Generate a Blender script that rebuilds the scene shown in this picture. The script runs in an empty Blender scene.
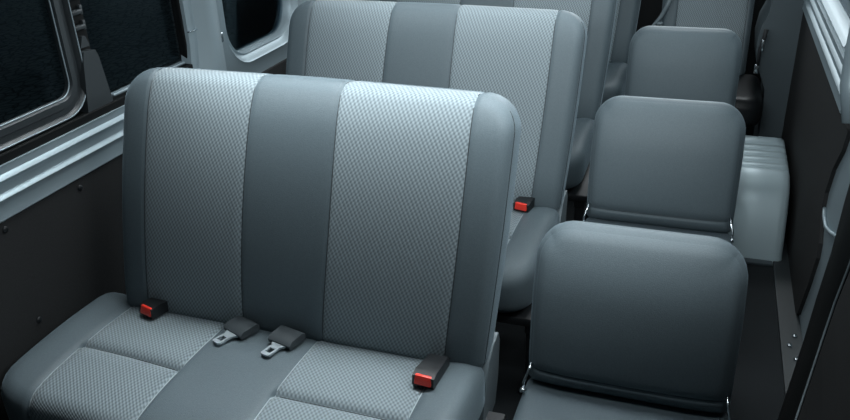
import bpy, bmesh, math, random
from mathutils import Vector, Matrix
random.seed(4)
C = bpy.context.scene.collection
PI = math.pi

# ------------------------------------------------------------------ materials
def new_mat(name):
    m = bpy.data.materials.new(name); m.use_nodes = True
    return m, m.node_tree, m.node_tree.nodes['Principled BSDF']

def simple(name, col, rough=.5, metal=0.0, spec=.5, noise=0.0, nscale=200, bump=0.0, bscale=400, sheen=0.0, coat=0.0):
    m, nt, b = new_mat(name); N, L = nt.nodes, nt.links
    b.inputs['Roughness'].default_value = rough
    b.inputs['Metallic'].default_value = metal
    b.inputs['Specular IOR Level'].default_value = spec
    b.inputs['Sheen Weight'].default_value = sheen
    b.inputs['Sheen Roughness'].default_value = .35; b.inputs['Sheen Tint'].default_value = (.62, .82, .95, 1)
    b.inputs['Coat Weight'].default_value = coat
    b.inputs['Base Color'].default_value = (*col, 1)
    tc = N.new('ShaderNodeTexCoord')
    if noise:
        n = N.new('ShaderNodeTexNoise'); n.inputs['Scale'].default_value = nscale; n.inputs['Detail'].default_value = 5
        L.new(tc.outputs['Object'], n.inputs['Vector'])
        mr = N.new('ShaderNodeMapRange'); mr.inputs['To Min'].default_value = 1-noise; mr.inputs['To Max'].default_value = 1+noise
        mr.inputs['From Min'].default_value = .25; mr.inputs['From Max'].default_value = .75
        L.new(n.outputs['Fac'], mr.inputs['Value'])
        v = N.new('ShaderNodeVectorMath'); v.operation = 'SCALE'; v.inputs[0].default_value = col
        L.new(mr.outputs['Result'], v.inputs['Scale']); L.new(v.outputs['Vector'], b.inputs['Base Color'])
    if bump:
        n = N.new('ShaderNodeTexNoise'); n.inputs['Scale'].default_value = bscale; n.inputs['Detail'].default_value = 4
        L.new(tc.outputs['Object'], n.inputs['Vector'])
        bp = N.new('ShaderNodeBump'); bp.inputs['Strength'].default_value = bump; bp.inputs['Distance'].default_value = .002
        L.new(n.outputs['Fac'], bp.inputs['Height']); L.new(bp.outputs['Normal'], b.inputs['Normal'])
    return m

def weave(name, dark, light):
    """zig-zag woven upholstery driven by the UVs (metres)"""
    m, nt, b = new_mat(name); N, L = nt.nodes, nt.links
    uv = N.new('ShaderNodeTexCoord'); sp = N.new('ShaderNodeSeparateXYZ'); L.new(uv.outputs['UV'], sp.inputs[0])
    def M(op, a, bb=None, c=None):
        n = N.new('ShaderNodeMath'); n.operation = op
        for i, s in enumerate((a, bb, c)):
            if s is None: continue
            if isinstance(s, (int, float)): n.inputs[i].default_value = s
            else: L.new(s, n.inputs[i])
        return n.outputs[0]
    u, v = sp.outputs[0], sp.outputs[1]
    us = M('SUBTRACT', u, M('MULTIPLY', v, .22))
    a1 = M('SINE', M('MULTIPLY', us, 2*PI/.0108)); a2 = M('SINE', M('MULTIPLY', v, 2*PI/.0145))
    h2 = M('MULTIPLY_ADD', M('MULTIPLY', a1, a2), .6, .5)
    h2 = M('MINIMUM', M('MAXIMUM', h2, 0), 1)
    mix = N.new('ShaderNodeMix'); mix.data_type = 'RGBA'
    mix.inputs[6].default_value = (*dark, 1); mix.inputs[7].default_value = (*light, 1)
    L.new(h2, mix.inputs[0]); L.new(mix.outputs[2], b.inputs['Base Color'])
    bp = N.new('ShaderNodeBump'); bp.inputs['Strength'].default_value = .5; bp.inputs['Distance'].default_value = .0012
    L.new(h2, bp.inputs['Height']); L.new(bp.outputs['Normal'], b.inputs['Normal'])
    b.inputs['Roughness'].default_value = .75
    b.inputs['Sheen Weight'].default_value = .25; b.inputs['Sheen Roughness'].default_value = .4
    return m

M_VINYL = simple('seat_vinyl', (.098, .128, .144), .52, spec=.35, noise=.10, nscale=260, bump=.35, bscale=520, sheen=.22)
M_SIDE = simple('seat_side_vinyl', (.085, .112, .128), .5, spec=.35, noise=.08, nscale=260, bump=.3, bscale=520, sheen=.15)
M_FAB = weave('woven_fabric', (.115, .147, .163), (.255, .308, .333))
M_SEAM = simple('seam_thread', (.035, .045, .05), .7)
M_PIPE = simple('seam_light', (.34, .40, .43), .6)
M_PLAST = simple('grey_plastic', (.16, .20, .22), .45, bump=.15, bscale=600)
M_BLACK = simple('black_plastic', (.012, .014, .016), .4, spec=.4, bump=.1, bscale=500)
M_BELT = simple('buckle_plastic', (.055, .066, .073), .4, spec=.5)
M_RED = simple('red_button', (.95, .05, .03), .35, spec=.5)
M_FRAME = simple('black_seat_frame', (.012, .014, .016), .5)
M_CHROME = simple('bright_metal', (.62, .68, .71), .25, metal=1)
M_TONGUE = simple('satin_metal', (.42, .48, .51), .35, metal=.35)
M_SILVER = simple('silver_body_paint', (.34, .42, .46), .45, metal=.35, spec=.5)
M_RUBBER = simple('black_rubber', (.006, .007, .0075), .6, spec=.15)
M_WFRAME = simple('window_frame_paint', (.036, .044, .049), .45, metal=.1, spec=.6)
M_BOARD = simple('dark_hardboard', (.028, .029, .030), .75, spec=.2, noise=.25, nscale=500, bump=.3, bscale=700)
M_FLOOR = simple('charcoal_floor_carpet', (.024, .028, .031), .9, spec=.15, noise=.5, nscale=420, bump=.8, bscale=500)
M_ARCH = simple('wheel_arch_metal', (.42, .53, .57), .42, metal=.15, spec=.5)
M_TRIM = simple('rear_trim_plastic', (.07, .092, .104), .5, bump=.1)
M_STEP = simple('dark_step_plate', (.030, .038, .042), .5)
M_WEB = simple('belt_webbing', (.02, .023, .026), .8)

def glass_mat():
    m, nt, b = new_mat('dark_window_glass'); N, L = nt.nodes, nt.links
    for n in list(N):
        if n.type != 'OUTPUT_MATERIAL': N.remove(n)
    out = [n for n in N if n.type == 'OUTPUT_MATERIAL'][0]
    tr = N.new('ShaderNodeBsdfTransparent'); tr.inputs[0].default_value = (.72, .78, .8, 1)
    gl = N.new('ShaderNodeBsdfGlossy'); gl.inputs['Roughness'].default_value = .03; gl.inputs[0].default_value = (.4, .46, .5, 1)
    lw = N.new('ShaderNodeFresnel'); lw.inputs[0].default_value = 1.18
    mx = N.new('ShaderNodeMixShader'); L.new(lw.outputs[0], mx.inputs[0]); L.new(tr.outputs[0], mx.inputs[1]); L.new(gl.outputs[0], mx.inputs[2])
    L.new(mx.outputs[0], out.inputs[0])
    return m
M_GLASS = glass_mat()

def cobble_mat():
    m, nt, b = new_mat('dark_cobbles'); N, L = nt.nodes, nt.links
    tc = N.new('ShaderNodeTexCoord'); mp = N.new('ShaderNodeMapping'); mp.inputs['Scale'].default_value = (5, 3.2, 5)
    L.new(tc.outputs['Object'], mp.inputs[0])
    v = N.new('ShaderNodeTexVoronoi'); v.feature = 'DISTANCE_TO_EDGE'; v.inputs['Scale'].default_value = 2.2
    L.new(mp.outputs[0], v.inputs['Vector'])
    r = N.new('ShaderNodeMapRange'); r.inputs['From Max'].default_value = .12
    L.new(v.outputs['Distance'], r.inputs['Value'])
    mix = N.new('ShaderNodeMix'); mix.data_type = 'RGBA'; L.new(r.outputs[0], mix.inputs[0])
    mix.inputs[6].default_value = (.03, .037, .04, 1); mix.inputs[7].default_value = (.20, .24, .26, 1)
    L.new(mix.outputs[2], b.inputs['Base Color'])
    bp = N.new('ShaderNodeBump'); bp.inputs['Strength'].default_value = .6; bp.inputs['Distance'].default_value = .02
    L.new(r.outputs[0], bp.inputs['Height']); L.new(bp.outputs['Normal'], b.inputs['Normal'])
    b.inputs['Roughness'].default_value = .7
    return m
M_COB = cobble_mat()

# ------------------------------------------------------------------ object helpers
def obj(name, bm, mat, parent=None, smooth=True, angle=None, loc=None):
    me = bpy.data.meshes.new(name)
    bmesh.ops.recalc_face_normals(bm, faces=bm.faces) if bm.faces else None
    bm.to_mesh(me); bm.free()
    mats = mat if isinstance(mat, (list, tuple)) else [mat]
    for mm in mats: me.materials.append(mm)
    if smooth:
        if angle is None: me.shade_smooth()
        else:
            me.shade_smooth(); me.set_sharp_from_angle(angle=math.radians(angle))
    o = bpy.data.objects.new(name, me); C.objects.link(o)
    if parent: o.parent = parent
    if loc: o.location = loc
    return o

def raw(name, bm, mat, parent=None):     # no normal recalculation (open patches already oriented)
    me = bpy.data.meshes.new(name); bm.to_mesh(me); bm.free()
    me.materials.append(mat); me.shade_smooth()
    o = bpy.data.objects.new(name, me); C.objects.link(o)
    if parent: o.parent = parent
    return o

def thing(name, label, cat, loc=(0, 0, 0), group=None):
    o = bpy.data.objects.new(name, None); C.objects.link(o); o.location = loc
    o.empty_display_size = .1
    o['label'] = label; o['category'] = cat
    if group: o['group'] = group
    return o

def struct(o): o['kind'] = 'structure'; return o

def copy_tree(o, parent=None):
    c = o.copy(); C.objects.link(c); c.parent = parent
    for ch in list(o.children): copy_tree(ch, c)
    return c

def box(bm, lo, hi, bev=0.0, seg=2, mat=None):
    r = bmesh.ops.create_cube(bm, size=1); vs = r['verts']
    for v in vs:
        v.co = Vector([lo[i] + (v.co[i]+.5)*(hi[i]-lo[i]) for i in range(3)])
    if mat is not None:
        for v in vs: v.co = mat @ v.co
    if bev:
        es = list({e for v in vs for e in v.link_edges})
        bmesh.ops.bevel(bm, geom=es, offset=bev, segments=seg, affect='EDGES', profile=.5)

def tube(bm, pts, r, n=8, cap=True):
    pts = [Vector(p) for p in pts]; rings = []
    up = None
    for i, p in enumerate(pts):
        t = (pts[min(i+1, len(pts)-1)] - pts[max(i-1, 0)]).normalized()
        if up is None:
            up = Vector((0, 0, 1)) if abs(t.z) < .9 else Vector((1, 0, 0))
        a = (up - t*up.dot(t)).normalized(); b_ = t.cross(a); up = a
        rr = r[i] if isinstance(r, (list, tuple)) else r
        rings.append([bm.verts.new(p + a*rr*math.cos(2*PI*k/n) + b_*rr*math.sin(2*PI*k/n)) for k in range(n)])
    for A, B in zip(rings, rings[1:]):
        for k in range(n): bm.faces.new((A[k], A[(k+1) % n], B[(k+1) % n], B[k]))
    if cap: bm.faces.new(rings[0][::-1]); bm.faces.new(rings[-1])

def prism(bm, poly, axis, a, b_):
    """poly of 2D points extruded along axis from a to b_ (axis x: (y,z); y: (x,z); z: (x,y))"""
    def P(p, t):
        return {'x': (t, p[0], p[1]), 'y': (p[0], t, p[1]), 'z': (p[0], p[1], t)}[axis]
    A = [bm.verts.new(P(p, a)) for p in poly]; B = [bm.verts.new(P(p, b_)) for p in poly]
    n = len(poly)
    for i in range(n): bm.faces.new((A[i], A[(i+1) % n], B[(i+1) % n], B[i]))
    bm.faces.new(A[::-1]); bm.faces.new(B)

def bev_all(bm, off, seg=2, ang=30):
    es = [e for e in bm.edges if len(e.link_faces) == 2 and e.calc_face_angle(0) > math.radians(ang)]
    bmesh.ops.bevel(bm, geom=es, offset=off, segments=seg, affect='EDGES', profile=.5)

def rrect(y0, y1, z0, z1, r, n=8):
    pts = []
    for cx, cz, a0 in ((y1-r, z1-r, 0), (y0+r, z1-r, 90), (y0+r, z0+r, 180), (y1-r, z0+r, 270)):
        for k in range(n+1):
            a = math.radians(a0 + 90*k/n); pts.append((cx + r*math.cos(a), cz + r*math.sin(a)))
    return pts

def loft(bm, rings, close=True):
    R = [[bm.verts.new(p) for p in r] for r in rings]
    n = len(R[0])
    for A, B in zip(R, R[1:]):
        for k in range(n if close else n-1):
            bm.faces.new((A[k], A[(k+1) % n], B[(k+1) % n], B[k]))
    return R

# ------------------------------------------------------------------ upholstered pads
def lines(h, e, step, extra=(), w=.008):
    """grid coordinates over [-h, h], dense in the rounded edge e and about each seam"""
    s = {round(-h, 5), round(h, 5)}
    for k in range(7):
        d = e*(1-math.cos(k/6*PI/2))*1.0
        s.add(round(-h+d, 5)); s.add(round(h-d, 5))
    n = max(2, int(round((2*h-2*e)/step)))
    for k in range(n+1): s.add(round(-h+e+(2*h-2*e)*k/n, 5))
    for x in extra:
        for d in (-w, -w*.5, 0, w*.5, w): s.add(round(x+d, 5))
    L = sorted(s); out = [L[0]]
    for a in L[1:]:
        if a-out[-1] > .0012 or any(abs(a-x) < 1e-5 for x in extra): 
            if a-out[-1] <= .0012: out[-1] = a
            else: out.append(a)
    out[-1] = h
    return out

class Pad:
    """local frame: u across, v length (centred), w thickness towards the visible face."""
    def __init__(s, hu, hv, hw, e, RT, RB, useams=(), vseams=(), crown=.01, warp=None, groove=.006, place=None, gw=.006, vsrange=None, vdeep=1.6):
        s.__dict__.update(hu=hu, hv=hv, hw=hw, e=e, RT=RT, RB=RB, useams=useams, vseams=vseams, crown=crown,
                          warp=warp, groove=groove, place=place, gw=gw, vsrange=vsrange, vdeep=vdeep)
    def S(s, u, v, w, off=0.0):
        p = [u, v, w]; h = (s.hu, s.hv, s.hw); e = s.e
        inner = [max(-(h[i]-e), min(h[i]-e, p[i])) for i in range(3)]
        d = [p[i]-inner[i] for i in range(3)]; D = max(abs(d[0]), abs(d[1])); L = math.hypot(D, d[2]); m = max(D, abs(d[2]))
        if L > 1e-9:
            k = m/L*(1+off/e) ; q = [inner[i]+d[i]*k for i in range(3)]
        else: q = p
        for (R, sg) in ((s.RT, 1), (s.RB, -1)):
            if R <= 0: continue
            du = abs(q[0])-(s.hu-R); dv = q[1]*sg-(s.hv-R)
            if du > 0 and dv > 0:
                mm = max(du, dv); n = math.hypot(du, dv)
                q[0] = math.copysign((s.hu-R)+du*mm/n, q[0]); q[1] = sg*((s.hv-R)+dv*mm/n)
        fw = max(0, min(1, (w/s.hw+1)/2)) ; fw = fw*fw*(3-2*fw)
        s.fw = fw
        # crown
        q[2] += s.crown*(1-(u/s.hu)**2)*(1-abs(v/s.hv)**3)*fw
        # grooves along the seams
        for x in s.useams:
            g = s.groove*math.exp(-((u-x)/s.gw)**2)
            q[2] -= g*fw
            if v > s.hv-s.e: q[1] -= g*.8
        for y in s.vseams:
            if s.vsrange and not any(a <= u <= b for a, b in s.vsrange): continue
            q[2] -= s.groove*s.vdeep*math.exp(-((v-y)/(s.gw*1.3))**2)*fw
        if s.warp: q = s.warp(q, u, v, fw)
        return Vector(s.place(q))
    def build(s, name, mats, parent, step=.028, patches=(), patch_mat=None, patch_name='fabric_panel'):
        us = lines(s.hu, s.e, step, s.useams); vs = lines(s.hv, s.e, step, s.vseams); ws = lines(s.hw, min(s.e, s.hw*.99), .03)
        sel = {}
        def newb():
            b = bmesh.new(); b.loops.layers.uv.new('UVMap'); return b, {}
        body = newb(); pb = [newb() for _ in patches]
        def vert(tgt, c):
            b, cache = tgt; key = tuple(round(x, 6) for x in c)
            if key not in cache: cache[key] = b.verts.new(s.S(*c))
            return cache[key]
        def quad(tgt, cs, uvs):
            b = tgt[0]; vv = [vert(tgt, c) for c in cs]
            if len(set(vv)) < 4: return
            try: f = b.faces.new(vv)
            except ValueError: return
            uvl = b.loops.layers.uv.verify()
            for l, q in zip(f.loops, uvs): l[uvl].uv = q
        def target(uc, vc, face):
            for i, (u0, u1, v0, v1) in enumerate(patches):
                if u0 < uc < u1 and v0 < vc < v1 and face in ('f', 't'): return pb[i]
                if face == 't' and u0 < uc < u1 and v1 >= s.hv: return pb[i]
            return body
        hu, hv, hw = s.hu, s.hv, s.hw
        for i in range(len(us)-1):
            for j in range(len(vs)-1):
                a, b, c, d = us[i], us[i+1], vs[j], vs[j+1]
                t = target((a+b)/2, (c+d)/2, 'f')
                quad(t, [(a, c, hw), (b, c, hw), (b, d, hw), (a, d, hw)], [(a, c), (b, c), (b, d), (a, d)])
                quad(body, [(a, c, -hw), (a, d, -hw), (b, d, -hw), (b, c, -hw)], [(a, c), (a, d), (b, d), (b, c)])
            for j in range(len(ws)-1):
                a, b, c, d = us[i], us[i+1], ws[j], ws[j+1]
                t = target((a+b)/2, hv, 't') if any(p[3] >= hv for p in patches) else body
                if (c+d)/2 < -hw*.2: t = body
                quad(t, [(a, hv, d), (b, hv, d), (b, hv, c), (a, hv, c)], [(a, hv+hw-d), (b, hv+hw-d), (b, hv+hw-c), (a, hv+hw-c)])
                quad(body, [(a, -hv, c), (b, -hv, c), (b, -hv, d), (a, -hv, d)], [(a, c), (b, c), (b, d), (a, d)])
        for i in range(len(vs)-1):
            for j in range(len(ws)-1):
                a, b, c, d = vs[i], vs[i+1], ws[j], ws[j+1]
                quad(body, [(hu, a, c), (hu, b, c), (hu, b, d), (hu, a, d)], [(a, c), (b, c), (b, d), (a, d)])
                quad(body, [(-hu, a, c), (-hu, a, d), (-hu, b, d), (-hu, b, c)], [(a, c), (a, d), (b, d), (b, c)])
        # face orientation check: place() may mirror
        o = raw(name, body[0], mats, parent)
        res = []
        for (b, _) in pb:
            res.append(raw(patch_name, b, patch_mat, o))
        return o, res
    def seam(s, bm, path, r=.0016, off=.0005):
        tube(bm, [s.S(*c, off) for c in path], r, 6)

def fix_orient(o, flip):
    if not flip: return
    me = o.data; b = bmesh.new(); b.from_mesh(me); bmesh.ops.reverse_faces(b, faces=b.faces); b.to_mesh(me); b.free()

# ================================================================== the bench seat (origin on the floor under the hinge line, centre x)
def back_place(z0, y0, recl, bow):
    # pad frame (u, v, w) -> local x, y, z;  w points to -y (towards the camera)
    cr, sr = math.cos(recl), math.sin(recl)
    def f(q):
        u, v, w = q
        d = -w
        t = (v)                                  # already shifted so that 0 = bottom
        y = y0 + d*cr + t*sr + bow*(t*t)
        z = z0 + t*cr - d*sr
        return (u, y, z)
    return f

def make_bench(root):
    # ---- backrest
    hv = .335
    def warp(q, u, v, fw):
        u2, v2, w2 = q
        t = (v2+hv)/(2*hv)
        # belly towards the sitter, slightly hollow near the top
        w2 += (.008*math.sin(PI*min(1, max(0, t))) - .016*(max(0, t-.84)/.16)**2 - .006*max(0, .12-t)/.12)*fw     # belly, rolling back towards the top edge
        u2 += (t-.5)*.030 + (.006*math.sin(PI*t)*(1 if u > 0 else -1))
        return [u2*(.985+.015*t), v2+hv-(.010*(u/.53)*t if u > 0 else 0), w2]
    us = (-.431, -.129, .100, .427)
    pad = Pad(BW, hv, .065, .034, .085, .03, us, (), .012, warp, .0045, back_place(.415, .0, math.radians(14.5), .02))
    o, panels = pad.build('backrest', M_VINYL, root, .022,
                          patches=[(us[0], us[1], -9, hv), (us[2], us[3], -9, hv)], patch_mat=M_FAB)
    for x in us:
        bm = bmesh.new()
        path = [(x, -hv+.02+(2*hv-.05)*k/24, .065) for k in range(25)] + [(x, hv, .065-.035*k/3-.01) for k in range(1, 4)]
        pad.seam(bm, path, .0013, .0002); obj('seam', bm, M_SEAM, o)
    for sx in (1, -1):                                # welt on both side gussets
        bm = bmesh.new()
        pad.seam(bm, [(sx*BW, -hv+.02+(2*hv-.04)*k/30, .033) for k in range(31)], .0012, .0002)
        obj('piping', bm, M_SEAM, o)
    # ---- cushion   v points forward (-y), w up
    hc = .236
    def cwarp(q, u, v, fw):
        u2, v2, w2 = q
        t = (v2+hc)/(2*hc)
        w2 += .012*math.sin(PI*t)*fw
        w2 -= .010*max(0, (t-.75)/.25)**2*fw
        w2 -= .008*max(0, .12-t)/.12*fw
        w2 += .014*max(0, min(1, (abs(u)-.44)/.07))*fw*(1-.5*t)
        k = max(0, min(1, (u+.437)/.57)); k = k*k*(3-2*k)
        v2 += .05*k*(.35+.65*t)
        return [u2, v2, w2]
    cp = lambda q: (q[0]-.063, -.216-q[1], .372+q[2])
    cs = (-.437, -.132, .133, .458)
    cr = -.236+.262
    cush = Pad(.570, hc, .07, .042, .10, .05, cs, (cr,), .006, cwarp, .006, cp, .006, ((cs[0], cs[1]), (cs[2], cs[3])), 2.2)
    o, panels = cush.build('seat_cushion', M_VINYL, root, .024,
                           patches=[(cs[0], cs[1], -hc+.0, hc), (cs[2], cs[3], -hc+.0, hc)], patch_mat=M_FAB)
    for x in cs:
        bm = bmesh.new()
        path = [(x, -hc+.02+(2*hc-.03)*k/24, .07) for k in range(25)] + [(x, hc, .07-.04*k/3) for k in range(1, 4)]
        cush.seam(bm, path, .0014, .0006); obj('piping', bm, M_PIPE, o)
    for a, b in ((cs[0], cs[1]), (cs[2], cs[3])):
        bm = bmesh.new()
        cush.seam(bm, [(a+(b-a)*k/16, cr, .07) for k in range(17)], .0024, .0); obj('seam', bm, M_SEAM, o)
    # ---- recliner covers, frame, legs
    for sx in (1, -1):
        bm = bmesh.new()
        prism(bm, [(-.06, .30), (-.03, .39), (.0, .43), (.04, .455), (.09, .46), (.105, .43), (.09, .33), (.06, .26), (-.04, .25)], 'x', 0, .028)
        bev_all(bm, .009, 3)
        for v in bm.verts: v.co.x = v.co.x*1 + (.478 if sx > 0 else -.54)
        obj('recliner_cover', bm, M_PLAST, root, angle=40)
    bm = bmesh.new()
    box(bm, (-.53, -.46, .255), (.55, -.0, .285), .006)
    for x in (-.5, .5): box(bm, (x-.02, -.45, .225), (x+.02, .0, .26), .005)
    obj('seat_frame', bm, M_FRAME, root, angle=40)
    for x in (-.5, .5):
        for y in (-.42, -.03):
            bm = bmesh.new()
            box(bm, (x-.018, y-.018, .012), (x+.018, y+.018, .235), .004)
            box(bm, (x-.035, y-.04, .0), (x+.035, y+.04, .014), .004)
            obj('leg', bm, M_FRAME, root, angle=40)

bench_labels = [
    'front two-place bench seat in grey vinyl and woven fabric beside the dark left wall panel',
    'second two-place bench seat, its backrest rising right behind the frontmost bench',
    'third two-place bench seat, only its right edge showing behind the second bench',
    'rear left bench seat at the back of the cabin behind the third bench']
BW = .521
ROWS = [1.51, 2.39, 3.28, 4.17]
BX = -.907
b0 = thing('bench_seat', bench_labels[0], 'seat', (BX, ROWS[0], 0), 'two-place bench seats along the left wall')
make_bench(b0)
benches = [b0]
for i in (1, 2, 3):
    c = copy_tree(b0); c.location = (BX+(.02 if i < 3 else .06), ROWS[i], 0); c['label'] = bench_labels[i]; benches.append(c)

# curved bracket on the aisle side of the rear bench
bm = bmesh.new()
tube(bm, [(.68, -.05, .80), (.662, -.05, .75), (.64, -.05, .70), (.61, -.05, .655), (.592, -.05, .62), (.585, -.05, .56), (.58, -.05, .46)], .010, 8)
tube(bm, [(.625, -.07, .665), (.65, -.07, .672)], .009, 8)
obj('side_bracket', bm, M_PLAST, benches[3])

# ================================================================== the folding single seats
def make_jump(root):
    hv = .208
    def warp(q, u, v, fw):
        u2, v2, w2 = q
        t = (v2+hv)/(2*hv)
        w2 += (.014*math.sin(PI*t) - .022*(max(0, t-.6)/.4)**2 - .008*max(0, .15-t)/.15)*fw
        w2 -= .014*(max(0, abs(u)/.235-.5)/.5)**2*fw
        u2 *= 1 + .02*t - .02*max(0, t-.6)/.4
        return [u2, v2+hv, w2]
    pad = Pad(.235, hv, .05, .036, .085, .02, (), (-.162,), .012, warp, .0035, back_place(.375, -.0, math.radians(13), .05), .005)
    o, _ = pad.build('backrest', M_VINYL, root, .018)
    bm = bmesh.new()
    pad.seam(bm, [(-.235+.02+(.43)*k/24, -.162, .05) for k in range(25)], .0013, .0)
    obj('seam', bm, M_SEAM, o)
    hc = .215
    def cwarp(q, u, v, fw):
        u2, v2, w2 = q; t = (v2+hc)/(2*hc)
        w2 += (.008*math.sin(PI*t) - .03*max(0, (t-.7)/.3)**2)*fw
        return [u2, v2, w2]
    cush = Pad(.240, hc, .04, .026, .06, .035, (), (), .006, cwarp, .004, lambda q: (q[0], -.185-q[1], .335+q[2]))
    cush.build('seat_cushion', M_SIDE, root, .022)
    for sx in (-1, 1):
        bm = bmesh.new()
        x = sx*.236
        tube(bm, [(x, -.055, .385), (x, -.05, .40), (x-sx*.008, -.035, .425), (x-sx*.012, -.02, .44)], .0035, 8)
        tube(bm, [(x-.006, -.06, .382), (x+.006, -.06, .382)], .007, 10)
        obj('hinge_latch', bm, M_CHROME, root)
    bm = bmesh.new()
    box(bm, (-.22, -.36, .265), (.22, .0, .30), .006)
    box(bm, (-.21, .0, .25), (.21, .045, .40), .008)
    obj('seat_frame', bm, M_FRAME, root, angle=40)
    for x in (-.19, .19):
        bm = bmesh.new()
        tube(bm, [(x, -.30, .27), (x, -.28, .01)], .012, 8); box(bm, (x-.02, -.31, 0), (x+.02, -.25, .012), .003)
        obj('leg', bm, M_FRAME, root)
        bm = bmesh.new()
        tube(bm, [(x, -.03, .27), (x, -.0, .01)], .012, 8); box(bm, (x-.02, -.03, 0), (x+.02, .03, .012), .003)
        obj('leg', bm, M_FRAME, root)

jl = ['front folding single seat in plain grey vinyl, nearest the camera on the aisle',
      'middle folding single seat in plain grey vinyl, behind the nearest single seat',
      'rearmost folding single seat in plain grey vinyl, behind the middle single seat']
j0 = thing('folding_seat', jl[0], 'seat', (-.080, 1.565, 0), 'folding single seats down the aisle')
make_jump(j0); j0.scale = (1, 1, .972)
for i, y in ((1, 2.46), (2, 3.36)):
    c = copy_tree(j0); c.location = (-.088+(.004, .014, .022)[i], y, 0); c['label'] = jl[i]; c.scale = ((1, 1, .955)[i], 1, (1, 1.004, 1.034)[i])

# ================================================================== rear right seat
rr = thing('rear_seat', 'rear right seat with woven centre panel behind the rearmost folding seat', 'seat', (.005, 4.17, 0))
def wr(q, u, v, fw):
    t = (q[1]+.335)/.67
    return [q[0], q[1]+.335, q[2]+.016*math.sin(PI*t)*fw]
pad = Pad(.215, .335, .065, .034, .075, .03, (-.140, .185), (), .012, wr, .0045, back_place(.40, -.005, math.radians(12), .04))
o, _ = pad.build('backrest', M_VINYL, rr, .024, patches=[(-.140, .185, -9, .335)], patch_mat=M_FAB)
for x in (-.140, .185):
    bm = bmesh.new(); pad.seam(bm, [(x, -.31+.62*k/20, .065) for k in range(21)], .0014, .0002); obj('seam', bm, M_SEAM, o)
cush = Pad(.265, .24, .07, .05, .08, .05, (), (), .008, None, .004, lambda q: (q[0]+.03, -.225-q[1], .352+q[2]))
cush.build('seat_cushion', M_BLACK, rr, .026)  # black puts the shadow on this cushion into its colour
bm = bmesh.new(); box(bm, (-.22, -.42, .25), (.22, 0, .285), .006); obj('seat_frame', bm, M_FRAME, rr, angle=40)
for x in (-.2, .2):
    bm = bmesh.new(); box(bm, (x-.02, -.3, 0), (x+.02, -.26, .255), .004); obj('leg', bm, M_FRAME, rr, angle=40)

# strap and tongue hanging beside the rear right seat
t = thing('seat_belt_strap', 'narrow belt strap with metal tongue hanging beside the rear right seat', 'seat belt', (.262, 3.93, .5))
bm = bmesh.new(); tube(bm, [(.012, 0, .20), (.006, 0, .15), (-.004, 0, .10), (-.002, 0, .03)], [.010, .009, .008, .007], 8)
obj('strap', bm, M_WEB, t)
bm = bmesh.new(); box(bm, (-.016, -.004, -.01), (.004, .004, .035), .002)
obj('tongue', bm, M_CHROME, t)
bm = bmesh.new(); box(bm, (.0, -.012, .10), (.012, -.004, .155), .002)
obj('strap_guide', bm, M_CHROME, t)

# ================================================================== buckles lying on the front cushion
def buckle(label, loc, rz, pitch, group, mirror=1):
    r = thing('belt_buckle', label, 'seat belt buckle', loc, group); r.rotation_euler = (pitch, 0, rz); r.scale = (1.12, 1.0, 1.0)
    bm = bmesh.new()
    # housing tapers to the rear; mouth with button at front (-y)
    pr = [(-.050, .004), (-.052, .012), (-.050, .031), (-.030, .037), (.045, .030), (.052, .020), (.052, .004)]
    prism(bm, pr, 'x', -.024, .024)
    for v in bm.verts:
        if v.co.y > 0: v.co.x *= .86
    bev_all(bm, .0045, 3)
    h = obj('housing', bm, M_BLACK, r, angle=40)
    bm = bmesh.new(); box(bm, (-.019, -.0565, .011), (.019, -.040, .0335), .0035, 2)
    for v in bm.verts:
        if v.co.y < -.05 and v.co.z > .02: v.co.y += .006
    obj('release_button', bm, M_RED, r, angle=40)['label'] = 'red release button'
    bm = bmesh.new(); box(bm, (-.018, .045, .008), (.018, .12, .014), .002); obj('strap', bm, M_WEB, r, angle=40)
    return r
gB = None
buckle('black belt buckle with red button at the left wall end of the front bench', (-1.305, 1.462, .453), math.radians(-16), math.radians(-2), gB)
buckle('black belt buckle with red button at the aisle end of the front bench', (-.508, 1.392, .456), math.radians(-5), math.radians(-2), gB)
buckle('black belt buckle with red button on the second bench, beside the front backrest', (-.49, 2.34, .452), math.radians(-12), math.radians(2), gB)

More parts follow.
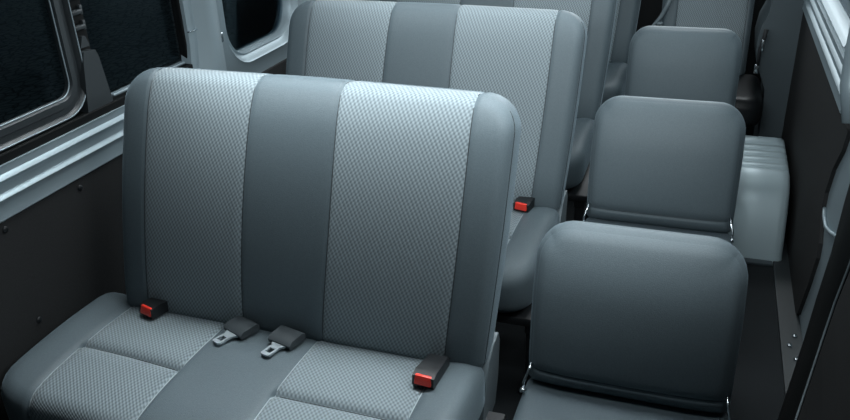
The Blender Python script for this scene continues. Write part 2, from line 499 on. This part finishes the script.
def tongue(label, loc, rz, pitch=0, tilt=0):
    r = thing('seat_belt_tongue', label, 'seat belt tongue', loc); r.rotation_euler = (pitch, tilt, rz)
    bm = bmesh.new()
    prism(bm, [(-.028, .002), (-.030, .012), (-.020, .020), (.020, .024), (.030, .018), (.030, .002)], 'x', -.036, .036)
    bev_all(bm, .004, 3); obj('housing', bm, M_BELT, r, angle=40)
    bm = bmesh.new()
    # flat metal tongue with a rectangular hole
    out = [(-.026, -.024), (-.014, -.040), (-.014, -.078), (-.010, -.082), (.010, -.082), (.014, -.078), (.014, -.040), (.026, -.024)]
    inn = [(-.008, -.052), (-.008, -.052), (-.008, -.070), (-.008, -.070), (.008, -.070), (.008, -.070), (.008, -.052), (.008, -.052)]
    for (z0, flip) in ((.004, 0), (.009, 1)):
        A = [bm.verts.new((x, y, z0)) for x, y in out]
        B = [bm.verts.new((x, y, z0)) for x, y in [(-.008, -.052), (-.008, -.070), (.008, -.070), (.008, -.052)]]
        for f in ((A[0], A[1], B[0]), (A[1], A[2], B[1], B[0]), (A[2], A[3], B[1]), (A[3], A[4], B[2], B[1]), (A[4], A[5], B[2]),
                  (A[5], A[6], B[3], B[2]), (A[6], A[7], B[3]), (A[7], A[0], B[0], B[3])):
            bm.faces.new(f)
        if z0 == .004: A0, B0 = A, B
    for P, Q in ((A0, A), (B0, B)):
        n = len(P)
        for k in range(n): bm.faces.new((P[k], P[(k+1) % n], Q[(k+1) % n], Q[k]))
    obj('metal_tongue', bm, M_TONGUE, r, smooth=False)
    bm = bmesh.new(); box(bm, (-.022, .026, .006), (.022, .115, .010), .001); obj('strap', bm, M_WEB, r, angle=40)
tongue('grey belt tongue on the front bench, left of the pair beside the woven panel', (-1.037, 1.428, .458), math.radians(-22), math.radians(-2))
tongue('grey belt tongue on the front bench, right of the pair on the plain centre', (-.902, 1.420, .458), math.radians(-14), math.radians(-2))

# ================================================================== setting
def S_(name, bm, mat, parent=None, **k):
    o = obj(name, bm, mat, parent, **k)
    if not parent: o['kind'] = 'structure'
    return o
# floor
bm = bmesh.new(); box(bm, (-1.56, .55, -.04), (.365, 4.75, 0)); S_('floor', bm, M_FLOOR, smooth=False)
bm = bmesh.new(); box(bm, (.362, .9, -.04), (.45, 4.75, .012), .003); sill_plate = S_('trim_1', bm, M_STEP, smooth=False)
# outside ground
bm = bmesh.new(); box(bm, (-14, -4, -.75), (10, 22, -.72)); S_('ground', bm, M_COB, smooth=False)
# rear door
bm = bmesh.new(); box(bm, (-1.56, 4.76, -.04), (.45, 4.80, 1.0), .005); S_('wall_back', bm, M_BOARD, smooth=False)

# left wall: hardboard panel with clips
bm = bmesh.new(); box(bm, (-1.59, .55, 0), (-1.553, 4.75, .79), .002, 1); wl = S_('wall_left', bm, M_BOARD, smooth=False)
for y, z in ((1.267, .764), (1.529, .759), (1.285, .489), (1.9, .76), (2.4, .76), (2.9, .76), (1.0, .764)):
    bm = bmesh.new()
    prof = [(0, .009), (.002, .0085), (.0035, .005), (.004, .0001)]
    loft(bm, [[(-1.553+h, y+r*math.cos(2*PI*k/12), z+r*math.sin(2*PI*k/12)) for k in range(12)] for h, r in prof])
    bm.faces.new([v for v in bm.verts][-12:])
    obj('panel_clip', bm, M_BLACK, wl)
# sill, both sides: rib profile extruded along y
def sill(name, sx, x0, y0, y1, mat):
    bm = bmesh.new()
    prof = [(-.03, .785), (.0, .785), (.006, .790), (.003, .820), (.005, .832), (.012, .838), (.014, .842), (.010, .847), (.002, .852), (.0, .872),
            (.004, .877), (.011, .882), (.013, .886), (.009, .891), (.003, .896), (.003, .9135), (.004, .916), (-.03, .918)]
    poly = [(x0+sx*d, z) for d, z in prof]
    A = [[bm.verts.new((x, y, z)) for x, z in poly] for y in (y0, y1)]
    n = len(poly)
    for k in range(n): bm.faces.new((A[0][k], A[0][(k+1) % n], A[1][(k+1) % n], A[1][k]))
    bm.faces.new(A[0]); bm.faces.new(A[1][::-1])
    return S_(name, bm, mat, angle=50)
sill('trim_2', 1, -1.553, .55, 2.15, M_SILVER)

# left body side with window openings
def bay(bm, y0, y1, z0, z1, op, x, steps):
    """plate y0..y1 x z0..z1 at x with opening; steps = [(inset, dx)...] rings going outwards"""
    oy0, oy1, oz0, oz1, r = op
    n = 8
    def ring(ins, dx): return [(x+dx, a, b) for a, b in rrect(oy0+ins, oy1-ins, oz0+ins, oz1-ins, max(.01, r-ins), n)]
    R = loft(bm, [ring(i, d) for i, d in steps])
    first = R[0]; m = n+1
    cor = [bm.verts.new((x, a, b)) for a, b in ((y1, z1), (y0, z1), (y0, z0), (y1, z0))]
    for c in range(4):
        seg = first[c*m:(c+1)*m]
        for k in range(n): bm.faces.new((cor[c], seg[k], seg[k+1]))
        bm.faces.new((cor[c], seg[-1], first[((c+1) % 4)*m], cor[(c+1) % 4]))
    return R
bm = bmesh.new()
bay(bm, 2.13, 2.98, .78, 1.75, (2.318, 2.866, .846, 1.62, .155), -1.56, [(0, 0), (.006, .010), (.014, .004), (.022, -.010), (.030, -.013), (.036, -.006), (.043, -.018), (.046, -.05)])
w2 = S_('wall_left_rear', bm, M_SILVER, angle=60); w2.name = 'trim_3'
bm = bmesh.new(); prism(bm, rrect(2.355, 2.828, .884, 1.585, .11), 'x', -1.603, -1.598); S_('window_2', bm, M_GLASS, smooth=False)
bm = bmesh.new(); box(bm, (-1.60, 2.98, .78), (-1.56, 4.75, 1.75), .004); S_('trim_4', bm, M_SILVER, smooth=False)
# pillar between the windows (vertical ribs)
bm = bmesh.new()
prof = [(2.125, -.035), (2.128, .0), (2.150, .004), (2.158, -.006), (2.170, -.002), (2.190, .030), (2.210, .040), (2.245, .042), (2.268, .022), (2.276, .002), (2.295, .002), (2.308, .002), (2.312, -.003)]
zs = [.80, .92, 1.0, 1.1, 1.3, 1.5, 1.75]; rings = []
for z in zs:
    fl = max(0, (.97-z)/.05)
    rings.append([(-1.56+d, y-(.012*fl if y < 2.2 else 0), z) for y, d in prof])
loft(bm, rings); S_('trim_5', bm, M_SILVER, angle=60)
bm = bmesh.new(); box(bm, (-1.562, 2.126, 1.038), (-1.551, 2.170, 1.043), .002)
box(bm, (-1.562, 2.288, .965), (-1.548, 2.306, 1.0), .004)
S_('trim_6', bm, M_CHROME)

# window 1 : sliding window in a black surround
bm = bmesh.new()
box(bm, (-1.60, .55, .912), (-1.556, 2.12, .939), .003)                       # lower rubber
box(bm, (-1.60, 2.120, .94), (-1.572, 2.132, 1.75), .003)                      # rear rubber
w1 = S_('window_1', bm, M_RUBBER, smooth=False)
def frame_ring(bm, y0, y1, z0, z1, r, steps, x):
    n = 8
    loft(bm, [[(x+dx, a, b) for a, b in rrect(y0+i, y1-i, z0+i, z1-i, max(.01, r-i), n)] for i, dx in steps])
bm = bmesh.new()
frame_ring(bm, .45, 1.664, .938, 1.74, .10, [(0, -.03), (0, .004), (.006, .010), (.012, .006), (.016, -.004), (.030, -.004), (.034, .003), (.052, .004), (.056, -.002), (.060, -.016)], -1.575)
obj('sliding_frame', bm, M_WFRAME, w1, angle=50)
bm = bmesh.new()
for ins, dx, rr_ in ((.0585, -.003, .0022), (.008, .010, .0020)):
    pts = [(-1.575+dx, a, b) for a, b in rrect(.45+ins, 1.664-ins, .938+ins, 1.74-ins, .10-ins, 8)]
    tube(bm, pts+[pts[0]], rr_, 6, False)
obj('bright_bead', bm, M_SILVER, w1)
bm = bmesh.new(); box(bm, (-1.594, .46, .98), (-1.589, 1.645, 1.73)); obj('sliding_pane', bm, M_GLASS, w1, smooth=False)
bm = bmesh.new(); box(bm, (-1.606, 1.62, .955), (-1.601, 2.115, 1.75)); obj('fixed_pane', bm, M_GLASS, w1, smooth=False)
bm = bmesh.new()
prism(bm, [(1.630, .938), (1.733, .938), (1.716, 1.072), (1.708, 1.094), (1.664, 1.098), (1.655, 1.076)], 'x', -1.60, -1.560); bev_all(bm, .005)
obj('post_cover', bm, M_WFRAME, w1, angle=40)
bm = bmesh.new()
box(bm, (-1.60, 1.672, 1.09), (-1.585, 1.72, 1.75), .003)
obj('post', bm, M_RUBBER, w1, smooth=False)
bm = bmesh.new()
prism(bm, [(1.667, 1.106), (1.702, 1.106), (1.693, 1.134), (1.681, 1.136)], 'x', -1.59, -1.570)
for k in range(8):
    z = 1.152+k*.040
    box(bm, (-1.592, 1.668, z), (-1.572, 1.706, z+.012), .003)
    box(bm, (-1.592, 1.702, z-.004), (-1.576, 1.712, z+.022), .002)
obj('latch_rack', bm, M_WFRAME, w1, angle=40)
bm = bmesh.new()
box(bm, (-1.592, 1.755, .944), (-1.572, 2.105, .951), .002); 
obj('bottom_rail', bm, M_SILVER, w1)
bm = bmesh.new(); box(bm, (-1.60, 1.70, .937), (-1.578, 2.11, .944), .001); obj('lower_track', bm, M_WFRAME, w1)

# ---------------------------------------------------------------- right side
bm = bmesh.new()
prism(bm, [(2.585, .03), (2.50, .20), (2.45, .33), (2.455, .38), (2.53, .46), (2.535, .52), (2.49, .62), (2.405, .715), (2.375, .785), (4.75, .785), (4.75, .012), (2.62, .012)], 'x', .42, .45)
wr_ = S_('wall_right', bm, M_BOARD, smooth=False)
sr_ = sill('trim_7', -1, .42, 2.52, 4.75, M_SILVER)
# quarter window frame above the sill
bm = bmesh.new()
bay(bm, 2.50, 4.75, .912, 1.72, (2.66, 4.6, .93, 1.62, .07), .425, [(0, 0), (.008, -.006), (.016, .004), (.022, .012), (.026, .045)])
S_('trim_8', bm, M_SILVER, angle=60)
bm = bmesh.new(); prism(bm, rrect(2.685, 4.575, .955, 1.595, .045), 'x', .470, .475); S_('window_3', bm, M_GLASS, smooth=False)
# door pillar: silver, steps down beside the panel
bm = bmesh.new()
poly = [(2.60, -.02), (2.62, .10), (2.52, .30), (2.52, .40), (2.60, .47), (2.60, .54), (2.55, .64), (2.46, .73), (2.44, .80), (2.56, .93), (2.58, 1.75),
        (2.20, 1.75), (2.17, .95), (2.15, .80), (2.16, .60), (2.25, .33), (2.40, -.02)]
prism(bm, poly, 'x', .432, .47); bev_all(bm, .006, 2)
pl = S_('trim_9', bm, M_SILVER, angle=40)
bm = bmesh.new()
tube(bm, [(.428, 2.53, .47), (.426, 2.50, .455), (.426, 2.44, .448), (.426, 2.36, .470), (.428, 2.28, .50)], .006, 8)
tube(bm, [(.424, 2.40, .80), (.420, 2.44, .90), (.422, 2.48, 1.0), (.424, 2.50, 1.7)], [.02, .035, .035, .035], 12)
obj('pillar_rib', bm, M_SILVER, pl)
# sill plate beside the floor, with screws
for i, (x, y) in enumerate(((.407, 2.47), (.388, 2.41), (.403, 2.335))):
    b2 = bmesh.new()
    tube(b2, [(x, y, .010), (x, y, .018)], .008, 10)
    obj('screw', b2, M_CHROME, sill_plate)
# black door seal, flaring in towards the floor
Lb = [(.425, 2.14, 1.3), (.425, 2.15, .9), (.42, 2.188, .655), (.42, 2.213, .487), (.415, 2.257, .291), (.40, 2.224, .166), (.375, 2.15, .065), (.345, 2.047, -.011), (.32, 1.97, -.086)]
Rb = [(.415, 1.86, 1.3), (.41, 1.86, .9), (.40, 1.889, .603), (.40, 1.942, .484), (.385, 1.912, .393), (.36, 1.836, .308), (.33, 1.734, .247), (.305, 1.651, .201)]
Rb = Rb[:2]+[(.405, 1.875, .70)]+Rb[2:]
bm = bmesh.new(); A = []
for l, r in zip(Lb, Rb):
    m1 = [l[k]*.9+r[k]*.1 for k in range(3)]; m2 = [l[k]*.1+r[k]*.9 for k in range(3)]
    A.append([(l[0]+.05, l[1], l[2]), l, (m1[0]-.01, m1[1], m1[2]), (m2[0]-.01, m2[1], m2[2]), r, (r[0]+.05, r[1], r[2])])
loft(bm, A); S_('trim_13', bm, M_RUBBER, angle=60)
bm = bmesh.new(); tube(bm, [(r[0]-.004, r[1]-.004, r[2]) for r in Rb], .0028, 6); S_('trim_14', bm, M_PLAST)
# dark door trim in front of the seal
bm = bmesh.new()
loft(bm, [[(r[0]+.05, r[1]-.008, r[2]), (r[0], r[1]-.008, r[2]), (r[0]-.01, r[1]-.05, r[2]-.01), (r[0]-.01, .9, r[2]-.05*k), (r[0]+.05, .9, r[2]-.05*k)] for k, r in enumerate(Rb)])
S_('door_1', bm, M_BOARD, angle=40)

# wheel arch
wa = thing('wheel_arch', 'pale silver wheel arch cover with ribbed top against the right wall', 'wheel arch', (.29, 3.3, 0))
bm = bmesh.new()
prof = [(-.32, .0), (-.30, .05), (-.27, .12), (-.235, .20), (-.20, .25), (-.16, .28), (-.11, .298), (-.08, .30)]
y = -.07
for k in range(5):
    prof += [(y, .300), (y+.010, .289), (y+.016, .289), (y+.026, .300)]; y += .068
prof += [(y+.03, .300), (.34, .25), (.36, .0)]
xs = [-.105, -.097, -.085, 0, .07, .09, .102, .105]
ins = [.022, .008, 0, 0, 0, 0, .008, .016]
rows = []
for x, d in zip(xs, ins):
    rows.append([bm.verts.new((x, p[0]+(d if p[0] < -.1 else -d if p[0] > .33 else 0), max(0, p[1]-d))) for p in prof])
for a, b in zip(rows, rows[1:]):
    for k in range(len(prof)-1): bm.faces.new((a[k], a[k+1], b[k+1], b[k]))
bm.faces.new(rows[0]); bm.faces.new(rows[-1][::-1])
obj('cover', bm, M_ARCH, wa, angle=50)
bm = bmesh.new(); box(bm, (-.09, -.345, 0), (.07, -.30, .012), .004); obj('base_flange', bm, M_TRIM, wa, angle=40)

# rear quarter trim on the right wall
bm = bmesh.new()
prism(bm, [(.285, 1.1), (.285, .83), (.278, .76), (.255, .70), (.245, .62), (.255, .53), (.285, .46), (.31, .40), (.315, .28), (.315, .012), (.42, .012), (.42, 1.1)], 'y', 3.98, 4.30)
bev_all(bm, .02, 3)
S_('trim_15', bm, M_TRIM, angle=50)

# ------------------------------------------------------------------ camera
CX, CY = 425, 210
YV, XV = (730, -192), (-2000, -80)
a = (XV[0]-CX, CY-XV[1]); b = (YV[0]-CX, CY-YV[1])
f = math.sqrt(-(a[0]*b[0]+a[1]*b[1]))
X = Vector((-a[0], -a[1], -f)).normalized(); Y = Vector((b[0], b[1], f)).normalized()
Z = Vector((X[1]*Y[2]-X[2]*Y[1], X[2]*Y[0]-X[0]*Y[2], X[0]*Y[1]-X[1]*Y[0]))
if Z[1] < 0: Z = -Z
cam = bpy.data.cameras.new('camera'); co = bpy.data.objects.new('camera', cam); C.objects.link(co)
R = Matrix(((X[0], X[1], -X[2]), (Y[0], Y[1], -Y[2]), (Z[0], Z[1], -Z[2])))
co.matrix_world = Matrix.Translation((0, 0, 1.62)) @ R.to_4x4()
cam.sensor_width = 36; cam.lens = f/850*36; cam.clip_start = .05
bpy.context.scene.camera = co

# ------------------------------------------------------------------ light
def area(name, loc, target, sx, sy, power, col=(.9, .97, 1), spread=180):
    l = bpy.data.lights.new(name, 'AREA'); l.shape = 'RECTANGLE'; l.size = sx; l.size_y = sy; l.energy = power; l.color = col
    l.spread = math.radians(spread)
    o = bpy.data.objects.new(name, l); C.objects.link(o); o.location = loc
    o.rotation_euler = (Vector(target)-Vector(loc)).to_track_quat('-Z', 'Y').to_euler()
    return o
for yy, pw in ((1.37, 4.6), (2.25, 2.4), (3.13, 1.8), (4.0, .2)):
    area('row_fill', (-.50, yy, 1.385), (-.50, yy+.40, 1.05), 1.5, .12, pw, spread=110)  # unseen strip lights added per row to brighten the backrest tops
for k, (yy, pw) in enumerate(((1.90, 6.5), (2.78, 2.6), (3.67, 1))):
    area('overhead_fill', (-.60, yy, 2.1), (-.66, yy-.82, .45), 1.7, .3, pw, spread=62)  # added overhead lights, no cabin fixture: lift cushion fronts and top rims
area('side_window_daylight', (1.1, 2.2, 2.15), (-.3, 2.2, .75), 3.0, .5, 26)
area('rear_window_daylight', (-.1, 5.4, 2.1), (-.2, 2.0, .8), 1.5, .7, 34)
w = bpy.data.worlds.new('world'); bpy.context.scene.world = w; w.use_nodes = True
bg = w.node_tree.nodes['Background']; bg.inputs[0].default_value = (.55, .75, .85, 1); bg.inputs[1].default_value = .03
vs = bpy.context.scene.view_settings
vs.view_transform = 'Standard'; vs.look = 'None'; vs.exposure = .28; vs.gamma = 1; vs.use_curve_mapping = False
